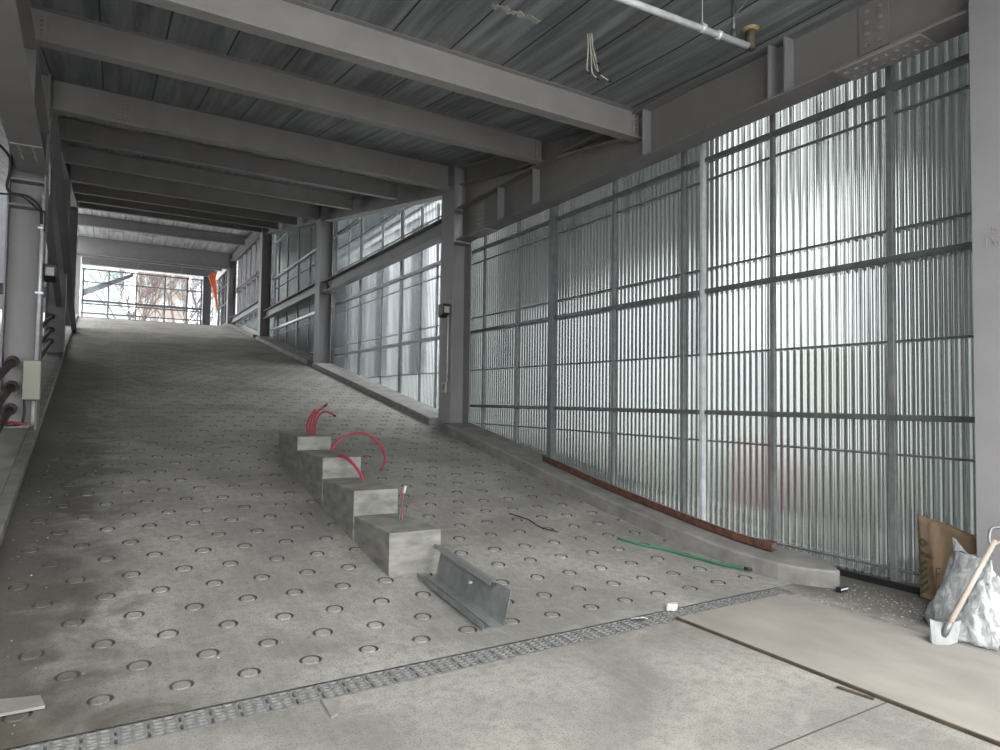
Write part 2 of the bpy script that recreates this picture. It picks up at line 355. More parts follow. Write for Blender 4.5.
# ---------------------------------------------------------------- steel frame
def bolts(parent, centre, ax, ay, nrm, nx, ny, sx, sy, r=.013):
    """hexagonal bolt heads, each a mesh of its own sharing one mesh"""
    mb = MB(); N = V(nrm).normalized(); mb.tube([V((0, 0, 0)), N*.014], r, 6)
    first = None
    for i in range(nx):
        for j in range(ny):
            p = V(centre)+V(ax)*(i-(nx-1)/2)*sx+V(ay)*(j-(ny-1)/2)*sy
            if first is None:
                first = mb.build('bolt', 'steel2', None); o = first
            else: o = first.copy(); C.objects.link(o)
            o.parent = parent; o.matrix_parent_inverse = Matrix.Identity(4)
            pl = V(parent.location) if not parent.parent else V(parent.parent.location)+V(parent.location)
            o.location = p-pl
def plate(parent, centre, ax, ay, nrm, wx, wy, th=.014, name='splice_plate', m='steel', nb=None, r=.013):
    c = V(centre); A, B, N = V(ax).normalized(), V(ay).normalized(), V(nrm).normalized()
    q = []
    for z in (0, th): q += [-A*wx/2-B*wy/2+N*z, A*wx/2-B*wy/2+N*z, A*wx/2+B*wy/2+N*z, -A*wx/2+B*wy/2+N*z]
    o = MB().hexa(q).build(name, m, None); o.parent = parent; o.matrix_parent_inverse = Matrix.Identity(4); o.location = c-V(parent.location)
    if nb: bolts(o, c+N*th, A, B, N, nb[0], nb[1], wx/(nb[0]+.3), wy/(nb[1]+.3), r)
    return o

GR = 'grey steel cross beams under the sloping deck'
beams = [(6.14, .15, 'broad pale grey cross beam nearest the camera, its lit underside crossing the top of the picture'),
         (8.15, .22, 'second grey cross beam, ending on the level girder behind the nearest beam'),
         (11.22, .26, 'third cross beam, bolted splices near both ends, meeting the tall middle column'),
         (14.0, .20, 'fourth cross beam, first thin darker one beyond the middle column'),
         (17.2, .20, 'fifth cross beam, halfway between the middle and third right-hand columns'),
         (20.3, .24, 'sixth cross beam with a splice, landing on the third right-hand column'),
         (23.3, .20, 'seventh cross beam, in the dark just past the third right-hand column'),
         (26.3, .20, 'eighth cross beam, dark, last but one before the bright upper opening'),
         (29.3, .26, 'ninth cross beam, black edge framing the bright upper opening')]
for i, (by, bw, lb) in enumerate(beams):
    zb = {0: 4.887, 1: 5.20, 2: 5.63, 3: 6.17, 4: 6.72}.get(i, 5.63+.168*(by-11.12)); zt = sz(by)-.005 if by < 29.5 else 9.2
    dep = zt-zb; bw = bw*.7 if i else bw; yc = by-bw/2
    xl = lx(by)-(.0 if i in (2, 5, 8) else .1); xr = (5.62 if i == 0 else 5.52) if i not in (2, 5, 8) else 5.45
    r = thing('cross_beam', lb, 'beam', (2.4, yc, zb), GR)
    b = MB().ibeam((xl, yc, zb+dep/2), (xr, yc, zb+dep/2), dep, bw, .022, .014)
    b.build('beam_body', 'steel', r)
    if i in (2, 5):
        for xs in (0.03, 4.55):
            plate(r, (xs, yc-.008, zb+dep*.5), (1, 0, 0), (0, 0, 1), (0, -1, 0), .26, dep*.7, nb=(4, 5))
            plate(r, (xs, yc, zb), (1, 0, 0), (0, 1, 0), (0, 0, -1), .62, bw, nb=(8, 2), r=.016)
    elif i < 5:
        plate(r, (xr-.07, yc-.008, zb+dep*.5), (1, 0, 0), (0, 0, 1), (0, -1, 0), .10, dep*.72, name='end_plate', nb=(1, 5))
        plate(r, (xl+.14, yc-.008, zb+dep*.5), (1, 0, 0), (0, 0, 1), (0, -1, 0), .10, dep*.72, name='end_plate', nb=(1, 5))

# near level girder on the right
g = thing('edge_girder', 'deep level girder along the top of the corrugated wall, bolted splice near the camera', 'girder', (5.65, 4.5, 4.6))
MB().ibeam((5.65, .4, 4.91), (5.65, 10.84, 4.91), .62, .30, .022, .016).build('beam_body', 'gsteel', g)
for ys in (5.88, 4.10, 3.92, 8.3, 9.35, .9):
    MB().box((5.51, ys-.01, 4.622), (5.64, ys+.01, 5.198)).build('stiffener', 'steel2', g)
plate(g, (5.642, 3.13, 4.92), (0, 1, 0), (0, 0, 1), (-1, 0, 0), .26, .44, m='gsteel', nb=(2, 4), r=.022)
plate(g, (5.65, 3.05, 4.60), (0, 1, 0), (1, 0, 0), (0, 0, -1), .72, .29, nb=(8, 2), r=.02)
plate(g, (5.642, 10.15, 4.9), (0, 1, 0), (0, 0, 1), (-1, 0, 0), .24, .44, nb=(3, 5), r=.016)
plate(g, (5.65, 10.1, 4.60), (0, 1, 0), (1, 0, 0), (0, 0, -1), .62, .29, nb=(8, 2), r=.018)
GS = 'sloping girders under the right edge of the deck'
for a, b_, lb in ((6.1, 10.84, 'sloping girder rising above the near level girder to the middle column'),
                  (11.42, 19.86, 'sloping deck girder between the middle and third right-hand columns'),
                  (20.46, 28.9, 'dark sloping deck girder between the third and fourth right-hand columns')):
    zt = lambda y: sz(y)-.005
    r = thing('sloping_girder', lb, 'girder', (5.68, a, zt(a)-.5), GS)
    dp = .34 if a < 7 else .5
    MB().ibeam((5.68, a, zt(a)-dp/2+(.05 if a < 7 else 0)), (5.68, b_, zt(b_)-dp/2-(.03 if a < 7 else 0)), dp, .26, .02, .014).build('beam_body', 'steel', r)
    if a < 7:
        MB().prism([(5.69, 6.15, 5.222), (5.69, 10.84, 5.222), (5.69, 10.84, 5.8), (5.69, 6.15, 5.24)], (0, 0, 0), (.014, 0, 0)).build('web_infill', 'steel', r)
        plate(r, (5.672, 10.1, 5.65), (0, 1, 0), (0, 0, 1), (-1, 0, 0), .24, .26, nb=(3, 3), r=.016)
GT = 'level tie beams between the right-hand columns'
for a, b_, z0, lb in ((11.42, 19.86, 4.86, 'level grey tie beam against bright sheets between middle and third right-hand columns'),
                      (20.46, 28.9, 4.95, 'pale level tie beam against dark sheets between third and fourth right-hand columns'),
                      (29.5, 38.0, 5.55, 'low pale tie beam under the glazing beside the top of the ramp')):
    r = thing('tie_beam', lb, 'beam', (5.68, a, z0), GT)
    MB().ibeam((5.68, a, z0+.17), (5.68, b_, z0+.17), .34, .26, .02, .014).build('beam_body', 'steel2', r)
    for yb in (a+.35, b_-.35):
        plate(r, (5.672, yb, z0+.17), (0, 1, 0), (0, 0, 1), (-1, 0, 0), .22, .22, nb=(3, 2), r=.016)
        if a < 20: plate(r, (5.68, yb+.2, z0), (0, 1, 0), (1, 0, 0), (0, 0, -1), .5, .25, nb=(6, 2), r=.016)

GC = 'right-hand steel columns along the ramp'
cols = [(1.81, 'wide grey steel column at the right edge of the picture, behind the plastic sack'),
        (10.86, 'middle right-hand steel column carrying a small black lamp'),
        (19.9, 'third right-hand steel column, between the bright and the dark wall sheets'),
        (28.95, 'dark fourth right-hand column at the edge of the upper opening'),
        (38.0, 'pale blue-grey right-hand column at the crest of the ramp')]
colroot = []
for i, (y0, lb) in enumerate(cols):
    zb = rz(y0)-.05; zt = sz(y0+.25) if y0 < 29 else 9.45
    if i == 0: zt = 5.14
    r = thing('steel_column', lb, 'column', (5.65, y0+.255, zb), GC); colroot.append(r)
    MB().ibeam((5.65, y0+.255, zb), (5.65, y0+.255, zt), .40, .51, .022, .016, (1, 0, 0)).build('shaft', 'steel2', r)
    if 0 < i < 3:
        for zz in ((4.58, 5.2) if i == 1 else (4.86, 5.2)):
            MB().box((5.472, y0+.01, zz-.01), (5.828, y0+.24, zz+.01)).build('stiffener', 'steel2', r)
# stencilled characters on the near column
st = MB()
def stroke(pts, w_=.006):
    for a, b in zip(pts, pts[1:]): st.bar((5.4475, a[0], a[1]), (5.4475, b[0], b[1]), .003, w_, (0, 0, 1)) if abs(a[1]-b[1]) < 1e-4 else st.bar((5.4475, a[0], a[1]), (5.4475, b[0], b[1]), w_, .003, (1, 0, 0))
zc, yc = 2.86, 2.20
stroke([(yc-.01, zc+.05), (yc-.01, zc)]); stroke([(yc-.01, zc+.028), (yc-.045, zc+.028)]); stroke([(yc+.035, zc), (yc-.06, zc)])
stroke([(yc+.03, zc-.03), (yc+.03, zc-.09)]); stroke([(yc, zc-.025), (yc-.03, zc-.09)]); stroke([(yc-.05, zc-.03), (yc-.01, zc-.085)]); stroke([(yc-.045, zc-.05), (yc-.05, zc-.09)])
st.build('stencil_mark', 'steel', colroot[0])

# left-hand columns, level girder, braces
GL = 'left-hand steel columns along the ramp'
for i, (y0, lb) in enumerate([(10.8, 'left-hand grey steel column with conduit and beige junction box'),
                              (19.95, 'second left-hand column, dark, where three rusty rails end'),
                              (29.0, 'third left-hand column, dark, beside the upper opening'),
                              (38.1, 'slim left-hand column at the crest of the ramp beside the glazing')]):
    xi = lx(y0)-.02; zb = rz(y0)-.05; zt = sz(y0+.25) if y0 < 29 else 9.45
    r = thing('steel_column', lb, 'column', (xi-.21, y0+.2, zb), GL)
    MB().ibeam((xi-.21, y0+.2, zb), (xi-.21, y0+.2, zt), .42, .40, .02, .016, (1, 0, 0)).build('shaft', 'steel2', r)
    if i == 0:
        for zz in (4.15, 4.5): MB().box((xi-.40, y0+.0, zz-.012), (xi-.02, y0+.19, zz+.012)).build('stiffener', 'steel2', r)
g = thing('left_girder', 'level girder over the left edge of the ramp, entering at the top left corner', 'girder', (-.85, 5, 4.6))
MB().ibeam((lx(.4)-.17, .4, 4.90), (lx(10.8)-.17, 10.8, 4.90), .60, .34, .022, .016).build('beam_body', 'steel', g)
plate(g, (lx(9.9)-.17, 9.9, 4.6), (0, 1, 0), (1, 0, 0), (0, 0, -1), .62, .33, nb=(7, 2), r=.018)
MB().box((lx(8)-.155, 8.2, 4.64), (lx(8)-.01, 8.22, 5.17)).build('stiffener', 'steel2', g)
g = thing('left_sloping_girder', 'dark sloping deck girder above the left-hand columns', 'girder', (-1, 11, 5.6))
MB().ibeam((lx(11.2)-.17, 11.2, sz(11.2)-.25), (lx(29)-.17, 29, sz(29)-.25), .48, .3, .02, .014).build('beam_body', 'steel', g)
g = thing('diagonal_brace', 'long slim diagonal brace falling away behind the left-hand column', 'brace', (-.9, 12, 5.6))
MB().ibeam((-.84, 11.3, 5.82), (-1.12, 28.9, 3.75), .16, .14, .012, .01).build('brace_bar', 'steel2', g)
g = thing('diagonal_brace', 'second thinner brace below the long one, behind the left-hand column', 'brace', (-.95, 12, 4.2))
MB().ibeam((-.96, 11.3, 5.1), (-1.13, 19.9, 3.9), .14, .12, .012, .01).build('brace_bar', 'steel2', g)
g = thing('knee_brace', 'short dark cross member joining the second left-hand column to the frame', 'brace', (-2, 20.1, 4.2))
MB().ibeam((-4.5, 20.1, 4.2), (-1.4, 20.1, 4.2), .25, .2, .015, .012).build('brace_bar', 'steel', g)

# rusty guard rails
for a, b_, gl in ((6.2, 10.78, 'guard rail pipes in front of the left-hand column'), (11.25, 19.93, 'guard rail pipes between the first two left-hand columns')):
    for hh, wd in ((1.02, 'topmost'), (.69, 'middle'), (.39, 'lowest')):
        xa = lx(a)-.34; xb = lx(b_)-.30
        r = thing('guard_rail', wd+(' rusty guard rail ending on the near left-hand column' if a < 7 else ' rusty guard rail ending on the second left-hand column'), 'railing', (xb, b_, rz(b_)+hh), gl)
        MB().tube([(xa, a, rz(a)+hh), (xa*.5+xb*.5, (a+b_)/2, rz((a+b_)/2)+hh), (xb, b_, rz(b_)+hh)], .045, 12).build('pipe', 'rustpipe', r, True)
        MB().tube([(xb, b_-.10, rz(b_-.1)+hh), (xb, b_, rz(b_)+hh)], .075, 12).build('end_collar', 'rustpipe', r, True)

# conduit, box, lamp, cable on the left column
r = thing('conduit', 'bright galvanised conduit running down the left-hand column', 'pipe', (-.80, 10.72, 1.2))
MB().tube([(-.83, 10.72, 4.3), (-.835, 10.72, 2.06)], .022, 10).build('pipe', 'galv', r, True)
MB().tube([(-.85, 10.72, 1.52), (-.85, 10.72, 1.2)], .022, 10).build('pipe', 'white', r, True)
for z in (3.85, 2.97): MB().box((-.88, 10.69, z-.012), (-.79, 10.79, z+.012)).build('clip', 'galv', r)
r = thing('junction_box', 'beige junction box low on the left-hand column', 'electrical box', (-.9, 10.7, 1.55))
MB().box((-.97, 10.62, 1.53), (-.775, 10.76, 2.05)).build('body', 'boxp', r, bevel=.008)
MB().box((-.96, 10.61, 1.54), (-.785, 10.62, 2.04)).build('cover', 'boxp', r)
MB().tube(smooth_path([(-.95, 10.70, 1.54), (-.94, 10.69, 1.35), (-.97, 10.66, 1.21), (-1.12, 10.6, 1.19)]), .014, 8).build('cable_tail', 'black', r, True)
tag(MB().tube(smooth_path([(-1.12, 10.62, 1.22), (-1.06, 10.58, 1.235), (-1.0, 10.6, 1.22), (-.9, 10.62, 1.22)]), .018, 8).build('cable_end', 'red', None, True), 'short red cable end lying at the foot of the left-hand column', 'cable')
tag(MB().tube(smooth_path([(-1.5, 10.5, 5.0), (-1.2, 10.6, 4.7), (-1.22, 10.66, 4.3), (-1.0, 10.68, 4.25), (-.86, 10.68, 4.12), (-.84, 10.68, 3.9)]), .016, 8).build('black_cable', 'black', None, True), 'black cable looped around the upper left-hand column', 'cable')
tag(MB().tube(smooth_path([(-1.3, 10.62, 4.22), (-1.05, 10.63, 4.22), (-.88, 10.64, 4.08), (-.80, 10.64, 4.04), (-.80, 10.66, 3.8)]), .013, 8).build('black_cable', 'black', None, True), 'thinner black cable sagging across the left-hand column to its conduit', 'cable')
def lamp(x, y, z, s, lb):
    r = thing('flood_lamp', lb, 'lamp', (x, y, z))
    MB().prism([(x, y-.09*s, z+.09*s), (x, y-.09*s, z-.05*s), (x, y+.06*s, z-.10*s), (x, y+.08*s, z+.09*s)], (-.12*s, 0, 0), (0, 0, 0)).build('housing', 'black', r, bevel=.008)
    MB().prism([(x-.10*s, y-.091*s, z+.05*s), (x-.02*s, y-.091*s, z+.05*s), (x-.02*s, y-.091*s, z-.04*s), (x-.10*s, y-.091*s, z-.04*s)], (0, -.006, -.0), (0, 0, 0)).build('lens', 'white', r)
    return r
lamp(-.66, 10.9, 3.28, 1.2, 'small black flood lamp on the conduit side of the left-hand column')
lamp(5.44, 11.02, 3.28, 1.3, 'small black flood lamp on the middle right-hand column')
r = thing('lamp_conduit', 'thin pale conduit rising to the lamp on the middle right-hand column', 'pipe', (5.43, 11.0, 2))
MB().tube([(5.43, 10.98, 1.95), (5.43, 10.98, 3.2)], .012, 8).build('pipe', 'galv', r, True)
r = thing('switch_box', 'pale grey switch plate low on the middle right-hand column', 'switch', (5.44, 11.1, 1.85))
MB().box((5.42, 11.02, 1.74), (5.449, 11.20, 1.95)).build('plate', 'white', r, bevel=.005); MB().box((5.412, 11.09, 1.80), (5.42, 11.13, 1.90)).build('rocker', 'dgreen', r)

# ---------------------------------------------------------------- corrugated wall
PIT, AMP = .076, .017
def sheet(y0, y1, zbot, ztop, n, mt='sheet'):
    m = MB(); k = int(round((y1-y0)/PIT))*8; vs = []; jit = random.Random(n)
    for i in range(k+1):
        yy_ = y0+(y1-y0)*i/k; a = 2*math.pi*i/8
        x = 6.06+AMP*math.sin(a)+.4*AMP*math.sin(3*a)*.3
        vs += [(x, yy_, zbot(yy_)), (x, yy_, ztop(yy_))]
    m.add(vs, [(2*i, 2*i+2, 2*i+3, 2*i+1) for i in range(k)])
    return struct(m.build('wall_right', mt, None, True))
for n, (a, b_) in enumerate([(.3, 2.36), (2.36, 5.36), (5.36, 8.38), (8.38, 11.38), (11.38, 20.2), (20.2, 29.2)]):
    sheet(a, b_, lambda y: rz(y)+.02, (lambda y: 4.98) if b_ < 12 else (lambda y: sz(y)-.1), n, 'clear' if n == 4 else 'sheet')
sheet(29.25, 38.0, lambda y: rz(y)+.02, lambda y: 9.2, 9, 'clear')

GP = 'dull metal posts of the corrugated wall'
def post(y, wd, m, lb, zt, grp=GP, x0=5.985):
    o = MB().box((x0, y-wd/2, rz(y)), (6.03, y+wd/2, zt)).build('wall_post', m, None, bevel=.004); tag(o, lb, 'post', grp); return o
post(5.36, .045, 'galv', 'bright galvanised post standing out from the corrugated wall', 4.96, None, 5.965)
post(8.38, .11, 'dgalv', 'broad dark post of the corrugated wall, reaching the rusty angle', 4.96, GP, 5.93)
for y, lb in ((3.2, 'dull post above the kraft paper bag'), (4.42, 'grey post crossing the brightest corrugated sheets'),
              (5.68, 'dark post just left of the bright galvanised one'), (6.96, 'dull post midway between broad dark and bright posts'),
              (9.45, 'dull post first left of the broad dark post'), (10.62, 'narrow dull post nearest the middle column'), (2.3, 'dull post close to the right edge column')):
    post(y, .052, 'pgalv', lb, 4.96)
for i, y in enumerate((12.7, 13.55, 14.7, 16.0, 17.7, 18.8)):
    post(y, .16 if i in (2, 4) else .03, 'dgalv', ['narrow dull post right beside the middle column', 'thin post second past the middle column', 'wide dark post third past the middle column',
          'thin post midway between middle and third columns', 'wide dark post last but one before the third column', 'thin post just before the third right-hand column'][i], sz(y)-.5)
for i, y in enumerate((21.6, 23.2, 24.9, 26.6, 28.2)):
    post(y, .12 if i % 2 == 0 else .05, 'dgalv', ['first', 'second', 'third', 'fourth', 'fifth'][i]+' post past the third right-hand column in the dark sheets', sz(y)-.5)
GRL = 'horizontal steel rails of the corrugated wall'
bays = [(-1.0, 5.31, 'between the right edge column and the bright post'), (5.41, 8.3, 'between the bright and the broad dark posts'), (8.46, 11.3, 'between the broad dark post and the middle column')]
hts = [(1.5, 'lowest rail'), (2.92, 'middle rail'), (4.48, 'upper rail')]
for a, b_, w_ in bays:
    for z, h_ in hts:
        tag(MB().box((5.965, a, z-.026), (6.04, b_, z+.026)).build('wall_rail', 'dgalv', None, bevel=.006), h_+' of the corrugated wall '+w_, 'rail', GRL)
for a, b_, w_ in ((11.4, 19.9, 'between middle and third right-hand columns'), (20.4, 28.95, 'in the dark bay past the third right-hand column')):
    for z in (2.92, 4.52, 6.7, 8.2):
        s_ = a
        while s_ < b_ and rz(s_+.4) > z: s_ += .2
        e_ = b_
        while e_ > a and rz(e_) > z-.15: e_ -= .2
        s0 = a
        while s0 < b_ and sz(s0)-.5 < z: s0 += .2
        if e_-s0 < 1: continue
        tag(MB().box((5.94, s0, z-.035), (6.04, e_, z+.035)).build('wall_rail', 'dgalv' if a < 20 else 'galv', None), ['low rail', 'middle rail', 'upper rail', 'topmost rail'][(2.92, 4.52, 6.7, 8.2).index(z)]+' of the corrugated wall '+w_, 'rail', GRL)
GB = 'thin dark battens tying the corrugated sheets'
cnt = 0
for a, b_, w_ in ((-1.0, 3.16, 'right of the post above the kraft bag'), (3.24, 5.31, 'between the kraft bag post and the bright post'), (5.41, 8.3, 'between the bright and broad dark posts'), (8.46, 11.3, 'left of the broad dark post')):
    for z, h_ in ((.16, 'lowest'), (1.17, 'second lowest'), (2.18, 'middle'), (3.19, 'second highest'), (4.25, 'highest')):
        a_, b2 = a, b_
        while b2 > a_ and rz(b2)+.1 > z: b2 -= .2
        if b2-a_ < .3: continue
        tag(MB().box((6.005, a_, z-.009), (6.04, b2, z+.009)).build('sheet_batten', 'dgalv', None), h_+' thin batten across the sheets '+w_, 'batten', GB)
for a, b_, w_ in ((11.4, 19.9, 'between middle and third columns'), (20.4, 28.95, 'in the dark far bay')):
    for z, h_ in ((2.18, 'lowest'), (3.19, 'lower'), (4.25, 'middle'), (5.55, 'upper'), (6.25, 'topmost')):
        b2 = b_; a0 = a
        while b2 > a and rz(b2)+.1 > z: b2 -= .2
        while a0 < b_ and sz(a0)-.5 < z: a0 += .2
        if b2-a0 < .8: continue
        tag(MB().box((6.005, a0, z-.012), (6.04, b2, z+.012)).build('sheet_batten', 'dgalv', None), h_+' thin batten across the sheets '+w_, 'batten', GB)
tag(MB().box((5.97, .1, 0), (6.1, 3.9, .06)).build('base_track', 'black', None, bevel=.006), 'dark metal base track under the corrugated wall behind the kerb end', 'track')

# glazing beside the crest
def grid(prefix, P, ua, va, us, vs_, wu, wv, dep, lbl, mt='mullion', parent=None):
    for u in us:
        MB().bar(P(u, vs_[0]), P(u, vs_[-1]), wu, dep, va).build('mullion', mt, parent)
    for v_ in vs_:
        MB().bar(P(us[0], v_), P(us[-1], v_), dep, wv, (0, 0, 1)).build('transom', mt, parent)
g = struct(bpy.data.objects.new('window_1', None)); C.objects.link(g); g.location = (5.9, 34, 5.5)
for y in (29.7, 31.0, 32.3, 33.6, 34.9, 36.2, 37.5): MB().box((5.86, y-.09, 5.5), (6.0, y+.09, 9.2)).build('mullion', 'steel2', g)
for z in (5.95, 7.35, 7.5, 9.15): MB().box((5.86, 29.5, z-.05), (6.0, 38, z+.05)).build('transom', 'mullion', g)
g = struct(bpy.data.objects.new('window_3', None)); C.objects.link(g); g.location = (5.8, 42, 5.5)
for y in (38.9, 40.2, 41.5, 42.8, 44.1): MB().box((5.76, y-.06, 5.5), (5.88, y+.06, 9.1)).build('mullion', 'steel2', g)
for z in (5.9, 7.1, 8.2, 9.0): MB().box((5.76, 38.5, z-.04), (5.88, 44.8, z+.04)).build('transom', 'mullion', g)
MB().box((5.80, 38.5, 5.5), (5.81, 44.8, 9.1)).build('pane', 'glass', g)
# end glazing
g = struct(bpy.data.objects.new('window_2', None)); C.objects.link(g); g.location = (1.7, 45, 5.45)
mx = [-1.43, -.15, 1.29, 2.82, 4.05, 4.88]
for x in mx: MB().box((x-.035, 44.95, 5.45), (x+.035, 45.1, 9.02)).build('mullion', 'mullion', g)
for z, t in ((9.0, .05), (8.25, .04), (7.16, .10), (6.98, .06), (6.42, .05), (5.6, .05)): MB().box((-1.5, 44.96, z-t), (4.95, 45.09, z+t*.2)).build('transom', 'mullion', g)
for a, b_ in zip(mx, mx[1:]): MB().box((a+.035, 45.02, 5.5), (b_-.035, 45.03, 8.98)).build('pane', 'glass', g)

r = thing('corner_column', 'pale blue-grey column at the right corner of the end glazing', 'column', (5.2, 45, 5.45))
MB().ibeam((5.2, 45, 5.45), (5.2, 45, 9.45), .46, .4, .02, .016, (1, 0, 0)).build('shaft', 'steel2', r)
# upper level framing
GU = 'pale beams of the upper level beyond the dark opening'
for y, zb, lb in ((33.4, 8.98, 'first pale thin beam seen through the dark upper opening'), (38.0, 8.58, 'deep pale main beam at the crest of the ramp'),
                  (41.0, 9.0, 'pale thin beam just past the deep crest beam'), (43.6, 9.02, 'farthest pale beam before the end glazing')):
    r = thing('upper_beam', lb, 'beam', (1.9, y, zb), GU)
    MB().ibeam((-1.5, y+.1, (zb+9.44)/2), (5.5, y+.1, (zb+9.44)/2), 9.44-zb, .24, .02, .014).build('beam_body', 'steel2', r)
r = thing('upper_edge_beam', 'pale channel beam running away along the right of the upper opening', 'beam', (5.6, 33, 9.0))
MB().ibeam((5.62, 29.5, 9.22), (5.62, 38, 9.22), .42, .26, .02, .014).build('beam_body', 'steel2', r)
for x, y, lb in ((1.2, 42, 'left slanted hanger rod under the far upper ceiling'), (3.4, 42, 'right slanted hanger rod under the far upper ceiling')):
    tag(MB().tube([(x+.25, y, 9.45), (x, y, 8.75)], .02, 6).build('hanger_rod', 'white', None), lb, 'rod', 'slanted hanger rods')
tag(MB().prism([(-1.4, 45.1, 7.4), (-1.4, 45.1, 7.8), (1.1, 45.1, 9.0), (1.1, 45.1, 8.8)], (0, 0, 0), (0, .15, 0)).build('facade_brace', 'galv', None), 'grey diagonal brace crossing the left panes of the end glazing', 'brace')
r = thing('orange_tarpaulin', 'orange red tarpaulin hanging in a narrow fold beside the crest column', 'tarpaulin', (4.9, 37.6, 7))
t_ = MB(); pts = [((4.86, 8.05), (5.3, 8.35)), ((4.95, 7.75), (5.22, 7.9)), ((5.1, 7.3), (5.27, 7.3)), ((5.22, 6.8), (5.33, 6.8)), ((5.33, 6.2), (5.38, 6.2))]
for (a, b_), (c, d_) in zip(pts, pts[1:]):
    A, B, Cc, D = [V((q[0]-.48, 37.5, q[1])) for q in (a, b_, d_, c)]; mid = V((0, .12, 0))
    t_.hexa([A, B, B+mid, A+mid, D, Cc, Cc+mid, D+mid])
t_.build('cloth', 'orange', r); MB().tube([(4.7, 37.6, 8.2), (4.75, 38.02, 8.6)], .012, 6).build('cord', 'orange', r)

# ---------------------------------------------------------------- rusty angle on the kerb
r = thing('rusty_angle', 'long rusty steel angle lying on the right kerb against the corrugated wall', 'steel angle', (5.62, 4.2, .2))
m = MB(); a0, a1 = V((5.58, 4.12, rz(4.12)+.16)), V((5.66, 8.05, 0))
n_ = 10
for i in range(n_):
    pa = 4.12+(8.05-4.12)*i/n_; pb = 4.12+(8.05-4.12)*(i+1)/n_
    A = V((5.56+.02*i/n_, pa, rz(pa)+.16)); B = V((5.56+.02*(i+1)/n_, pb, rz(pb)+.16))
    m.hexa([A, A+V((.10, 0, 0)), B+V((.10, 0, 0)), B, A+V((0, 0, .012)), A+V((.10, 0, .012)), B+V((.10, 0, .012)), B+V((0, 0, .012))])
    m.hexa([A, A+V((.012, 0, 0)), B+V((.012, 0, 0)), B, A+V((0, 0, .085)), A+V((.012, 0, .085)), B+V((.012, 0, .085)), B+V((0, 0, .085))])
m.build('angle_bar', 'rust', r)
MB().box((5.572, 4.13, rz(4.13)+.235), (5.66, 4.2, rz(4.13)+.247)).build('end_cleat', 'rust', r)

# ---------------------------------------------------------------- stepped plinth
r = thing('stepped_plinth', 'stepped concrete plinth rising up the ramp in four blocks', 'concrete plinth', (2.27, 7, .5))
for (y0, y1, z, xl, xr) in ((5.2, 6.12, .48, 2.06, 2.53), (6.12, 7.18, .72, 2.055, 2.50), (7.18, 8.31, .95, 2.05, 2.48), (8.31, 9.35, 1.12, 2.05, 2.47)):
    q = [(xl, y0, rz(y0)-.05), (xr, y0-.02, rz(y0)-.05), (xr, y1, rz(y1)-.05), (xl, y1, rz(y1)-.05), (xl, y0, z), (xr, y0-.02, z), (xr, y1, z), (xl, y1, z)]
    MB().hexa(q).build('plinth_block', 'plinth', r, bevel=.008)

# ---------------------------------------------------------------- cables on the plinth
def cable(name, pts, rad, mt, lb, grp=None, tips=None):
    r_ = thing(name, lb, 'cable', pts[0], grp)
    MB().tube(smooth_path(pts), rad, 10).build('sheath', mt, r_, True)
    if tips:
        e = V(pts[-1]); d_ = (V(pts[-1])-V(pts[-2])).normalized()
        MB().tube([e-d_*.01, e+d_*tips[0]], rad*tips[1], 8).build('tip', tips[2], r_, True)
    return r_
GW = 'red cables sprouting from the topmost plinth block'
cable('red_cable', [(2.35, 8.85, 1.10), (2.36, 8.9, 1.25), (2.42, 8.95, 1.38), (2.52, 9.0, 1.45)], .014, 'red', 'red cable on the top block bending right to a black tip, thickest of the bunch', GW, (.09, 1.1, 'black'))
cable('red_cable', [(2.38, 8.87, 1.10), (2.41, 8.92, 1.28), (2.48, 8.97, 1.42), (2.57, 9.0, 1.49)], .013, 'red', 'tallest red cable on the top block with a black end', GW, (.06, 1.2, 'black'))
cable('red_cable', [(2.41, 8.84, 1.10), (2.43, 8.9, 1.26), (2.50, 8.95, 1.38), (2.60, 8.98, 1.42), (2.71, 9.0, 1.37)], .012, 'red', 'red cable on the top block drooping to the right like a hook', GW, (.03, 1.1, 'black'))
cable('red_cable', [(2.32, 8.84, 1.10), (2.31, 8.9, 1.22), (2.36, 8.95, 1.34), (2.43, 9.0, 1.42)], .012, 'red', 'leftmost short red cable of the bunch on the top block', GW, (.05, 1.1, 'red'))
cable('red_cable', [(2.36, 7.95, .93), (2.42, 8.0, 1.02), (2.56, 8.0, 1.13), (2.75, 8.0, 1.17), (2.93, 8.0, 1.10), (3.06, 8.0, .95), (3.09, 8.0, .80), (3.03, 8.0, .69)], .017, 'red', 'long red cable arching out of the second highest block over the ramp', None)
cable('red_cable', [(2.23, 7.25, .94), (2.24, 7.16, .965), (2.29, 7.05, .94), (2.36, 6.95, .84), (2.42, 6.85, .70)], .016, 'red', 'short thick red cable bowing down the riser between two middle blocks', None)
cable('green_cable', [(2.36, 5.72, .46), (2.375, 5.74, .56), (2.40, 5.75, .66), (2.42, 5.76, .73)], .010, 'dgreen', 'dark green cable standing up from the lowest plinth block', None, (.06, 1.3, 'white'))
cable('pink_cable', [(2.385, 5.72, .46), (2.40, 5.74, .58), (2.385, 5.76, .68), (2.40, 5.76, .77)], .006, 'red', 'thin red wire standing beside the dark green cable on the lowest block', None)
cable('green_hose', [(4.72, 5.38, rz(5.38)+.012), (4.80, 5.15, rz(5.15)+.014), (4.95, 4.95, rz(4.95)+.014), (5.08, 4.65, rz(4.65)+.014), (5.14, 4.4, rz(4.4)+.02), (5.22, 4.15, rz(4.15)+.035)], .013, 'green', 'green hose lying on the ramp near the right kerb', None, (.06, 1.15, 'black'))
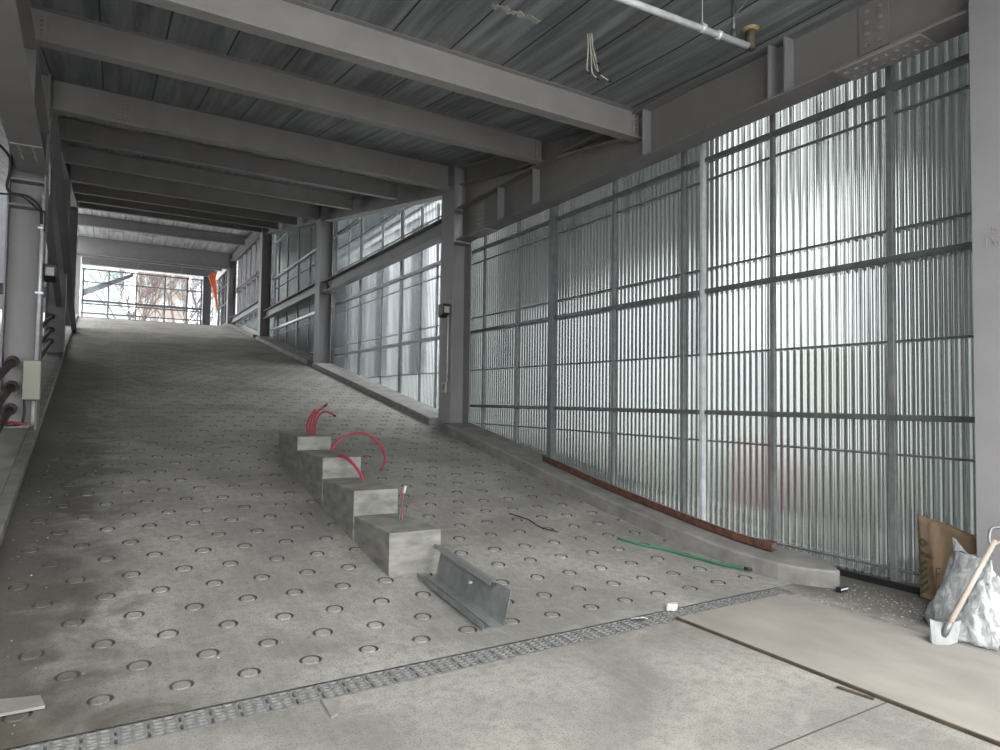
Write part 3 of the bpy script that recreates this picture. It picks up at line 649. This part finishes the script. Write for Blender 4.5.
cable('dark_cable', [(4.02, 6.45, rz(6.45)+.008), (4.12, 6.2, rz(6.2)+.008), (4.10, 5.95, rz(5.95)+.008), (4.2, 5.75, rz(5.75)+.008)], .006, 'black', 'thin dark offcut of wire on the ramp left of the green hose', None)

# ---------------------------------------------------------------- bent galvanised channel
r = thing('bent_channel', 'offcut of galvanised channel lying on the ramp below the stepped plinth', 'metal channel', (2.4, 4.5, .1))
A = V((2.28, 5.10, rz(5.1)+.004)); B = V((2.28, 3.98, rz(3.98)+.006))
S = V((1, .0, 0))
def sect(p, top=True):                       # profile across: lip, base, web, top flange
    W = .17; q = [p+V((.0, 0, .045)), p, p+S*W, p+S*(W+.05)+V((0, 0, .24))]
    if top: q += [p+S*(W-.02)+V((0, 0, .262)), p+S*(W-.03)+V((0, 0, .235))]
    return q
def thick(mb, P, Q, t=.004):
    for i in range(len(P)-1):
        a, b_, c, d_ = P[i], P[i+1], Q[i+1], Q[i]; nn = (b_-a).cross(d_-a).normalized()*t
        mb.hexa([a, b_, c, d_, a+nn, b_+nn, c+nn, d_+nn])
m = MB(); cut = A.lerp(B, .86)
thick(m, sect(A), sect(cut)); thick(m, sect(cut, False), sect(B, False))
m.build('folded_sheet', 'cgalv', r)
m = MB()
for k_ in range(3): m.bar(A+V((.022+.02*k_, 0, .006)), B+V((.022+.02*k_, 0, .006)), .008, .008)
m.build('stiffening_ribs', 'cgalv', r)
MB().tube([(2.47, 4.5, .19), (2.44, 4.5, .195)], .012, 6).build('screw', 'white', r)

# ---------------------------------------------------------------- drain grates
GD = 'slotted drain grates across the foot of the ramp'
def grate_mesh():
    m = MB(); W_, z0, z1 = .20, -.03, -.002
    for g0 in (0, .138):
        xs = [g0+.012, g0+.067, g0+.122]
        for xv in xs: m.box((xv, -W_/2, z0), (xv+.013, W_/2, z1))
        for j in range(6):
            yv = -W_/2+.008+(W_-.016)*j/5; m.box((g0+.010, yv-.0065, z0), (g0+.134, yv+.0065, z1-.0005))
        for yv in (-W_/2+.012, 0, W_/2-.012): m.box((g0-.002, yv-.01, z0), (g0+.012, yv+.01, z1-.001))
    return m
gm = None; x = -1.3; idx = 0
while x < 4.9:
    if gm is None: o = gm = grate_mesh().build('drain_grate', 'grate', None, loc=(x, 3.612, 0))
    else: o = gm.copy(); C.objects.link(o); o.location = (x, 3.612, 0)
    tag(o, 'grey slotted grate in the drain row across the foot of the ramp', 'drain grate', GD); x += .276
# ---------------------------------------------------------------- plywood sheet, sticks, litter
r = thing('plywood_sheet', 'large pale plywood sheet lying on the floor beside the drain', 'plywood sheet', (4.3, 2.3, 0))
MB().box((3.68, 1.10, .004), (4.93, 3.52, .020), 0).build('board', 'ply', r, bevel=.002)
MB().box((3.665, 1.10, 0), (3.68, 3.53, .018)).build('board_edge', 'plyedge', r)
tag(MB().bar((3.6, 2.24, .006), (3.63, 2.05, .006), .02, .01).build('wood_stick', 'plyedge', None), 'thin brown stick on the floor beside the plywood edge', 'stick')
m = MB(); m.prism([(3.80+.05*math.cos(a)*(1+.25*math.sin(3*a)), 3.70+.035*math.sin(a), 0) for a in [i*.52 for i in range(12)]], (0, 0, .0), (0.01, 0, .05))
tag(m.build('foam_lump', 'white', None, bevel=.01), 'crumpled off-white lump on the drain at the plywood corner', 'litter')
m = MB(); m.bar((3.34, 3.66, .02), (3.42, 3.60, .03), .05, .004, (0, .5, 1)); m.bar((3.42, 3.60, .03), (3.46, 3.66, .01), .045, .004, (0, -.4, 1))
tag(m.build('paper_scrap', 'white', None), 'folded white scrap on the drain left of the plywood', 'litter')
tag(MB().prism([(1.02, 3.50, 0), (1.10, 3.44, 0), (1.05, 3.30, 0), (1.01, 3.28, 0)], (0, 0, .001), (0, 0, .012)).build('mortar_scrap', 'kerb', None), 'grey sliver of mortar below the drain in the foreground', 'debris')
tag(MB().prism([(-.45, 4.25, .02), (-.25, 4.2, .02), (-.22, 4.05, .02), (-.5, 4.05, .02)], (0, 0, 0), (0, 0, .015)).build('board_scrap', 'kerb', None), 'pale flat scrap in the dirt at the lower left of the ramp', 'debris')
rn = random.Random(5)
def blob(x, y, z, s, rr):
    m = MB(); vs = []; 
    for (a, b_, c) in ((1, 0, 0), (-1, 0, 0), (0, 1, 0), (0, -1, 0), (0, 0, 1), (0, 0, -.4)): vs.append((x+a*s*rr.uniform(.6, 1.2), y+b_*s*rr.uniform(.6, 1.2), z+c*s*rr.uniform(.5, .9)))
    m.add(vs, [(0, 2, 4), (2, 1, 4), (1, 3, 4), (3, 0, 4), (2, 0, 5), (1, 2, 5), (3, 1, 5), (0, 3, 5)]); return m
m = MB()
for i in range(170):
    x = rn.uniform(-.7, 5.2); y = rn.uniform(3.8, 12)
    if i % 2: x = lx(y)+abs(rn.gauss(0, .25))+.03
    if 1.95 < x < 2.6: continue
    s = rn.uniform(.004, .011); b_ = blob(x, y, rz(y)+s*.2, s, rn); m.add(b_.v, b_.f, rn.choice((0, 0, 1)))
tag(m.build('ramp_gravel', ['kerb', 'white'], None), 'scattered grit and pale crumbs on the ramp surface', 'grit', kind='stuff')
m = MB()
for i in range(260):
    x = rn.uniform(4.98, 5.85); y = rn.uniform(2.6, 3.45)
    s = rn.uniform(.003, .012); b_ = blob(x, y, s*.2, s, rn); m.add(b_.v, b_.f, 0)
tag(m.build('wall_foot_rubble', ['walk'], None), 'loose grit heaped along the foot of the corrugated wall', 'grit', kind='stuff')
for x, y, s, lb in ((-.55, 5.0, .035, 'white crumpled scrap in the dirt at the left edge of the ramp'), (3.42, 5.35, .014, 'small white pebble on the ramp right of the channel')):
    tag(blob(x, y, rz(y)+s*.3, s, rn).build('white_scrap', 'white', None), lb, 'litter')
r = thing('small_black_box', 'small black and silver box at the foot of the kerb end', 'box', (5.46, 3.36, 0))
MB().box((5.41, 3.33, .004), (5.53, 3.375, .045)).build('body', 'black', r, bevel=.004)
MB().box((5.418, 3.328, .022), (5.52, 3.3295, .036)).build('band', 'galv', r)

# ---------------------------------------------------------------- kraft bag, plastic sack, shovel
r = thing('kraft_paper_bag', 'printed brown kraft paper bag leaning behind the plastic sack', 'paper bag', (5.6, 2.6, 0))
m = MB(); NX, NZ = 14, 14; vs = []
rn = random.Random(9)
def kb(u, v_):      # u 0..1 from far (left in photo) to near, v 0..1 height
    y = 2.93-.50*u; hgt = .672-.055*u-.05*max(0, u-.55)
    fold = .03*math.exp(-((u-.28-.12*(1-v_))/.05)**2)
    return V((5.86-.16*u+.03*(1-v_)-fold+.006*math.sin(9*u+5*v_), y, .012+hgt*v_))
for side in (0, 1):
    for j in range(NZ+1):
        for i in range(NX+1):
            p = kb(i/NX, j/NZ); bul = .035*math.sin(math.pi*i/NX)*math.sin(math.pi*min(1, j/NZ*1.1)); vs.append(p+V((.05+bul*.3 if side else -bul, 0, 0)))
fs = []
n1 = (NX+1)*(NZ+1)
for s_ in (0, 1):
    for j in range(NZ):
        for i in range(NX):
            a = s_*n1+j*(NX+1)+i; q = (a, a+1, a+NX+2, a+NX+1); fs.append(q if not s_ else q[::-1])
for j in range(NZ):
    for i in (0, NX): a = j*(NX+1)+i; fs.append((a, a+NX+1, a+NX+1+n1, a+n1))
for i in range(NX):
    for j in (0, NZ): a = j*(NX+1)+i; fs.append((a, a+1, a+1+n1, a+n1))
m.add(vs, fs); m.build('bag_body', 'kraft', r, True)
def kp(u, v_): i_ = kb(u, v_); bul = .035*math.sin(math.pi*u)*math.sin(math.pi*min(1, v_*1.1)); return i_+V((-bul-.004, 0, 0))
def ksub(mb, poly):
    pts_ = [kp(*p) for p in poly]; mb.add(pts_+[p+V((-.0015, 0, 0)) for p in pts_], [tuple(range(len(pts_), 2*len(pts_)))]+[(i, (i+1) % len(pts_), len(pts_)+(i+1) % len(pts_), len(pts_)+i) for i in range(len(pts_))])
def kline(mb, pts_, wd=.012, ar=.62):
    for a, b_ in zip(pts_, pts_[1:]):
        a, b_ = V(a), V(b_); d_ = (b_-a); nn = V((-d_.y*ar, d_.x/ar)).normalized()
        ksub(mb, [tuple(a-nn*wd/2), tuple(b_-nn*wd/2), tuple(b_+nn*wd/2), tuple(a+nn*wd/2)])
m = MB()
dm = [(.01, .69), (.10, .745), (.20, .70), (.10, .645), (.01, .69)]; kline(m, dm, .012)
kline(m, [(.04, .69), (.10, .72), (.16, .70), (.10, .67), (.04, .69)], .010)
for k_ in range(5):
    z = .47-.085*k_; ksub(m, [(.03, z-.06), (.17, z+.03), (.17, z), (.03, z-.09)])
m.build('leaf_print', 'ink', r)
m = MB()
glyph = dict(A=[[(0, 0), (.5, 1), (1, 0)], [(.2, .4), (.8, .4)]], R=[[(0, 0), (0, 1), (.8, .9), (.8, .6), (0, .5), (.9, 0)]], D=[[(0, 0), (0, 1), (.6, .9), (.9, .5), (.6, .1), (0, 0)]],
             E=[[(.9, 1), (0, 1), (0, 0), (.9, 0)], [(0, .5), (.7, .5)]], N=[[(0, 0), (0, 1), (.9, 0), (.9, 1)]], O=[[(.5, 0), (.05, .3), (.05, .7), (.5, 1), (.95, .7), (.95, .3), (.5, 0)]], F=[[(0, 0), (0, 1), (.9, 1)], [(0, .5), (.7, .5)]])
def write(txt, u0, v0, gw, gh, wd):
    for i, ch in enumerate(txt):
        for st_ in glyph[ch]: kline(m, [(u0+i*gw*1.25+p[0]*gw, v0+p[1]*gh) for p in st_], wd)
write('ARDEN', .04, .53, .042, .05, .008); write('O', .22, .28, .085, .15, .007); write('F', .38, .32, .06, .13, .010)
m.build('print_text', 'dink', r)

r = thing('plastic_sack', 'crumpled translucent white plastic sack slumped in front of the kraft bag and column', 'sack', (5.15, 2.3, 0))
m = MB(); NA, NZ = 40, 26; vs = []; rn = random.Random(21)
def sackp(a, v_):
    # long axis across (from base far-left to near-right), narrow at top
    w_ = .285*(1-.50*v_**1.25)*(1 if v_ > .1 else .90+v_); t_ = .13*(1-.75*v_**1.1)
    cr_ = 1+.08*math.sin(5*a+7*v_)+.06*math.sin(11*a-13*v_)+.04*math.sin(17*a+23*v_)
    ca, sa = math.cos(a), math.sin(a)
    ca = math.copysign(abs(ca)**.8, ca)
    ax = V((-.38, -.925, 0)); nx_ = V((-.925, .38, 0))
    top = .53+.05*math.cos(a*1)-.05*ca
    cen = V((5.19, 2.30, 0))+V((.15, .0, 0))*v_
    return cen+ax*(w_*ca*cr_)+nx_*(t_*sa*cr_)+V((0, 0, .006+v_*(top if v_ > .8 else top)+.012*math.sin(7*a)*v_))
for j in range(NZ+1):
    for i in range(NA): vs.append(sackp(2*math.pi*i/NA, j/NZ))
fs = [(j*NA+i, j*NA+(i+1) % NA, (j+1)*NA+(i+1) % NA, (j+1)*NA+i) for j in range(NZ) for i in range(NA)]
fs += [tuple(range(NA-1, -1, -1)), tuple(range(NZ*NA, NZ*NA+NA))]
m.add(vs, fs); m.build('sack_body', 'plastic', r, True)
tp = sackp(math.pi, 1.0)
m = MB()
for k_ in range(5):
    a = k_*.5-1; b0 = tp+V((.02, -.04, -.05)); m.prism([b0+V((0, .06, 0)), b0+V((0, -.05, .02)), b0+V((.02*a, .04+.01*k_, .13+.02*math.sin(k_*2)))], (0, 0, 0), (.006, .004, 0))
m.build('torn_mouth', 'plastic', r)
m = MB(); b0 = sackp(0, .62)
m.prism([b0+V((0, .10, .02)), b0+V((0, -.07, -.10)), b0+V((.02, -.10, .02)), b0+V((.03, -.02, .12))], (0, 0, 0), (.05, .02, 0)); m.build('loose_flap', 'plastic', r, bevel=.01)

r = thing('shovel', 'short shovel with a worn wooden shaft leaning on the plastic sack', 'shovel', (4.86, 2.3, 0))
s0, s1 = V((4.87, 2.285, .055)), V((5.22, 2.10, .72))
MB().tube([s0, s0.lerp(s1, .3), s0.lerp(s1, .97)], [.021, .018, .016], 12).build('shaft', 'wood', r, True)
D = (s1-s0).normalized(); W_ = V((.45, -.89, 0)).normalized()
MB().tube(smooth_path([s1-D*.07, s1-D*.02+W_*.035, s1+D*.06+W_*.052, s1+D*.075, s1+D*.06-W_*.052, s1-D*.02-W_*.035, s1-D*.07]), .010, 8).build('grip', 'cgalv', r, True)
MB().tube([s0+D*.0, s0+D*.12], [.026, .022], 12).build('socket', 'zinc', r, True)
bl = MB(); cx = s0+D*.06
W2 = V((.80, -.6, 0)).normalized(); Dn = V((-.62, -.18, -.30)).normalized()
n_ = 6; top_, bot_ = [], []
for i in range(n_+1):
    t = i/n_*2-1; cup = V((0, 0, .022*t*t)); top_.append(cx+W2*(.10*t)+cup+V((.03, .02, .03))); bot_.append(V((4.845, 2.285, .012))+W2*(.088*t)+V((-.05*(1-t*t), -.02, 0))+cup)
thick(bl, top_, bot_, .003); bl.build('blade', 'zinc', r)

# ---------------------------------------------------------------- things under the near deck
r = thing('ceiling_conduit', 'bright galvanised conduit hung below the near ceiling', 'pipe', (4.2, 3.85, 4.8))
MB().tube([(1.8, 3.95, 4.8), (4.80, 3.785, 4.8)], .028, 12).build('pipe', 'galv', r, True)
MB().tube([(4.25, 3.81, 4.78), (4.25, 3.81, 5.17)], .004, 6).build('hanger_wire', 'galv', r)
MB().tube([(4.45, 3.80, 4.80), (4.70, 3.66, 5.17)], .004, 6).build('hanger_wire', 'dgalv', r)
for x in (4.25, 4.45): MB().tube([(x-.02, 3.805, 4.8), (x+.02, 3.805, 4.8)], .040, 10).build('pipe_clip', 'galv', r, True)
r = thing('hanging_rod', 'dark threaded rod dropping from the ceiling beside the conduit end', 'rod', (4.66, 3.78, 4.85))
MB().tube([(4.62, 3.79, 5.17), (4.62, 3.79, 4.83)], .017, 8).build('rod', 'dgalv', r, True); MB().tube([(4.62, 3.79, 4.89), (4.62, 3.79, 4.82)], .024, 8).build('sleeve', 'brown', r, True)
r = thing('pipe_stub', 'brown pipe stub with yellow foam collar coming through the near ceiling', 'pipe', (4.97, 3.88, 5.0))
MB().tube([(5.13, 4.01, 5.18), (5.13, 4.01, 4.97)], .048, 16).build('pipe', 'brown', r, True)
MB().tube([(5.13, 4.01, 5.18), (5.13, 4.01, 5.16), (5.13, 4.01, 5.145)], [.085, .075, .05], 14).build('foam_collar', 'foam', r, True)
for k_, (dx, dy, l_) in enumerate(((0, 0, .42), (.02, .02, .34), (-.02, .01, .38), (.01, -.02, .28), (.03, 0, .40))):
    x0, y0 = 3.90+dx, 4.90+dy
    cable('ceiling_wire', [(x0, y0, 5.175), (x0+.01, y0, 5.05), (x0+.04+dx, y0+.02, 5.175-l_*.6), (x0+.06+dx*2, y0+.03, 5.175-l_*.85), (x0+.10+dx*4-(.06 if k_ % 2 else 0), y0, 5.175-l_)], .006, 'cream',
          'pale wire of the small bundle dangling from a hole in the near ceiling', 'wires dangling from the near ceiling', (.02, 1.6, 'black'))
m = MB()
rn = random.Random(4)
for i in range(22):
    x = 2.88+.50*i/21; y = 5.02+.02*math.sin(i); w_ = rn.uniform(.01, .03)
    zz = sz(y)-.004; m.box((x-w_/2, y-.05*rn.uniform(.3, 1), zz-.001), (x+w_/2, y+.05*rn.uniform(.3, 1), zz+.003))
tag(m.build('stencil_smudge', 'white', None), 'illegible white stencil marks on the underside of the near ceiling', 'marking')

# ---------------------------------------------------------------- outside
g_ = MB().box((-60, -60, -.6), (6.14, -6, -.31)); g_.box((9.5, -60, -.6), (160, 200, -.31)); g_.box((-60, 47.3, -.6), (9.5, 200, -.31)); g_.box((6.14, -60, -.6), (9.5, 47.3, -.31)); struct(g_.build('ground', 'ground'))
def building(name, lb, x0, x1, y0, y1, h, mt, wm, wins, face='x', ww=1.2, wh=1.8):
    r_ = thing(name, lb, 'building', ((x0+x1)/2, (y0+y1)/2, -.3), 'buildings outside')
    MB().box((x0, y0, -.3), (x1, y1, h)).build('wall', mt, r_)
    MB().box((x0-.2, y0-.2, h), (x1+.2, y1+.2, h+.3)).build('parapet', mt, r_)
    nu, nv = wins
    for i in range(nu):
        for j in range(nv):
            z = h*(j+.5)/nv+.3
            if face == 'x':
                yc_ = y0+(y1-y0)*(i+.5)/nu; MB().box((x0-.06, yc_-ww/2, z-wh/2), (x0+.02, yc_+ww/2, z+wh/2)).build('window', wm, r_)
            else:
                xc_ = x0+(x1-x0)*(i+.5)/nu; MB().box((xc_-ww/2, y0-.06, z-wh/2), (xc_+ww/2, y0+.02, z+wh/2)).build('window', wm, r_)
    return r_
building('grey_building', 'grey block outside, behind the sheets left of the bright post', 16, 18.5, 15.8, 27, 14.5, 'fgrey', 'fdark', (3, 4))
building('white_building', 'white block with tall dark windows outside, behind the sheets past the middle column', 15, 22, 27.6, 52, 12.5, 'fwhite', 'fdark', (0, 1))
wb = bpy.data.objects['white_building']
for a, b_ in ((28.4, 29.6), (30.6, 31.2), (33.7, 35.9), (37.2, 37.8), (39.9, 42.0), (44.2, 45.2), (47.6, 51.8)): MB().box((14.9, a, 0), (15.02, b_, 12)).build('window', 'fdark', wb)
building('dark_building', 'dark block outside, behind the sheets past the third column', 14, 26, 52.5, 84, 24, 'fdark', 'fgrey', (6, 4))
building('blue_building', 'block with blue glass outside, seen beside the crest of the ramp', 12.5, 24, 86, 130, 30, 'fwhite', 'fblue', (12, 1), ww=2.2, wh=28)
building('grey_building', 'grey block outside, behind the sheets beside the right edge column', 16, 26, -14, 9.4, 14.5, 'fgrey', 'fdark', (4, 4))
building('beige_building', 'beige block with windows beyond the left of the end glazing', 3, 9, 97.8, 105, 20, 'fbeige', 'fwhite', (3, 8), 'y', 1, 1.2)
building('pale_building', 'pale block beyond the far left panes of the end glazing', -12, 1.5, 110, 120, 26, 'fwhite', 'fteal', (5, 6), 'y', 1.6, 2.2)
building('red_base_building', 'low building with red front beyond the foot of the end glazing', -8, 3, 92, 97, 11.5, 'fwhite', 'fred', (5, 1), 'y', 1.5, 9)
tag(MB().box((10.2, -8, -.3), (10.3, 44, 2.6)).build('site_hoarding', 'fence', None), 'pale hoarding standing outside the corrugated wall', 'fence')
tag(MB().box((10.0, 7.15, -.3), (10.1, 8.2, 1.0)).build('red_board', 'fred', None), 'red board outside behind the lower sheets right of the bright post', 'board')
tag(MB().box((10.05, 6.1, 1.5), (10.2, 7.4, 2.5)).build('yellow_board', 'fyellow', None), 'yellowish board outside behind the sheets at eye level', 'board')

def tree(x, y, h, seed, lb):
    rr = random.Random(seed); r_ = thing('bare_tree', lb, 'tree', (x, y, -.3), 'bare winter trees beyond the end glazing'); tk, br = MB(), MB()
    tk.tube([(x, y, -.3), (x+.1, y, h*.2), (x, y+.1, h*.38)], [.22, .18, .14], 8)
    def grow(p, d_, L, rad, lev):
        q = p+d_*L; br.tube([p, (p+q)/2+V((rr.uniform(-.1, .1), 0, .05))*L*.3, q], [rad, rad*.8, rad*.6], 4, caps=False)
        if lev == 0: return
        for k_ in range(4 if lev > 1 else 5):
            dd = (d_+V((rr.uniform(-.75, .75), rr.uniform(-.75, .75), rr.uniform(-.15, .6)))).normalized(); grow(p.lerp(q, rr.uniform(.45, 1)), dd, L*rr.uniform(.55, .8), rad*.5, lev-1)
    for k_ in range(5): grow(V((x, y, h*(.3+.02*k_))), V((rr.uniform(-.6, .6), rr.uniform(-.6, .6), 1)).normalized(), h*.26, .085, 4)
    tk.build('trunk', 'bark', r_, True); br.build('branches', 'bark', r_)
tree(1.6, 62, 17, 1, 'bare tree beyond the middle panes of the end glazing')
tree(4.6, 60, 19, 2, 'bare tree beyond the right middle panes of the end glazing')
tree(7.0, 66, 17, 3, 'bare tree beyond the far right panes of the end glazing')
tree(3.0, 78, 20, 6, 'bare tree farther back between the two middle trees')
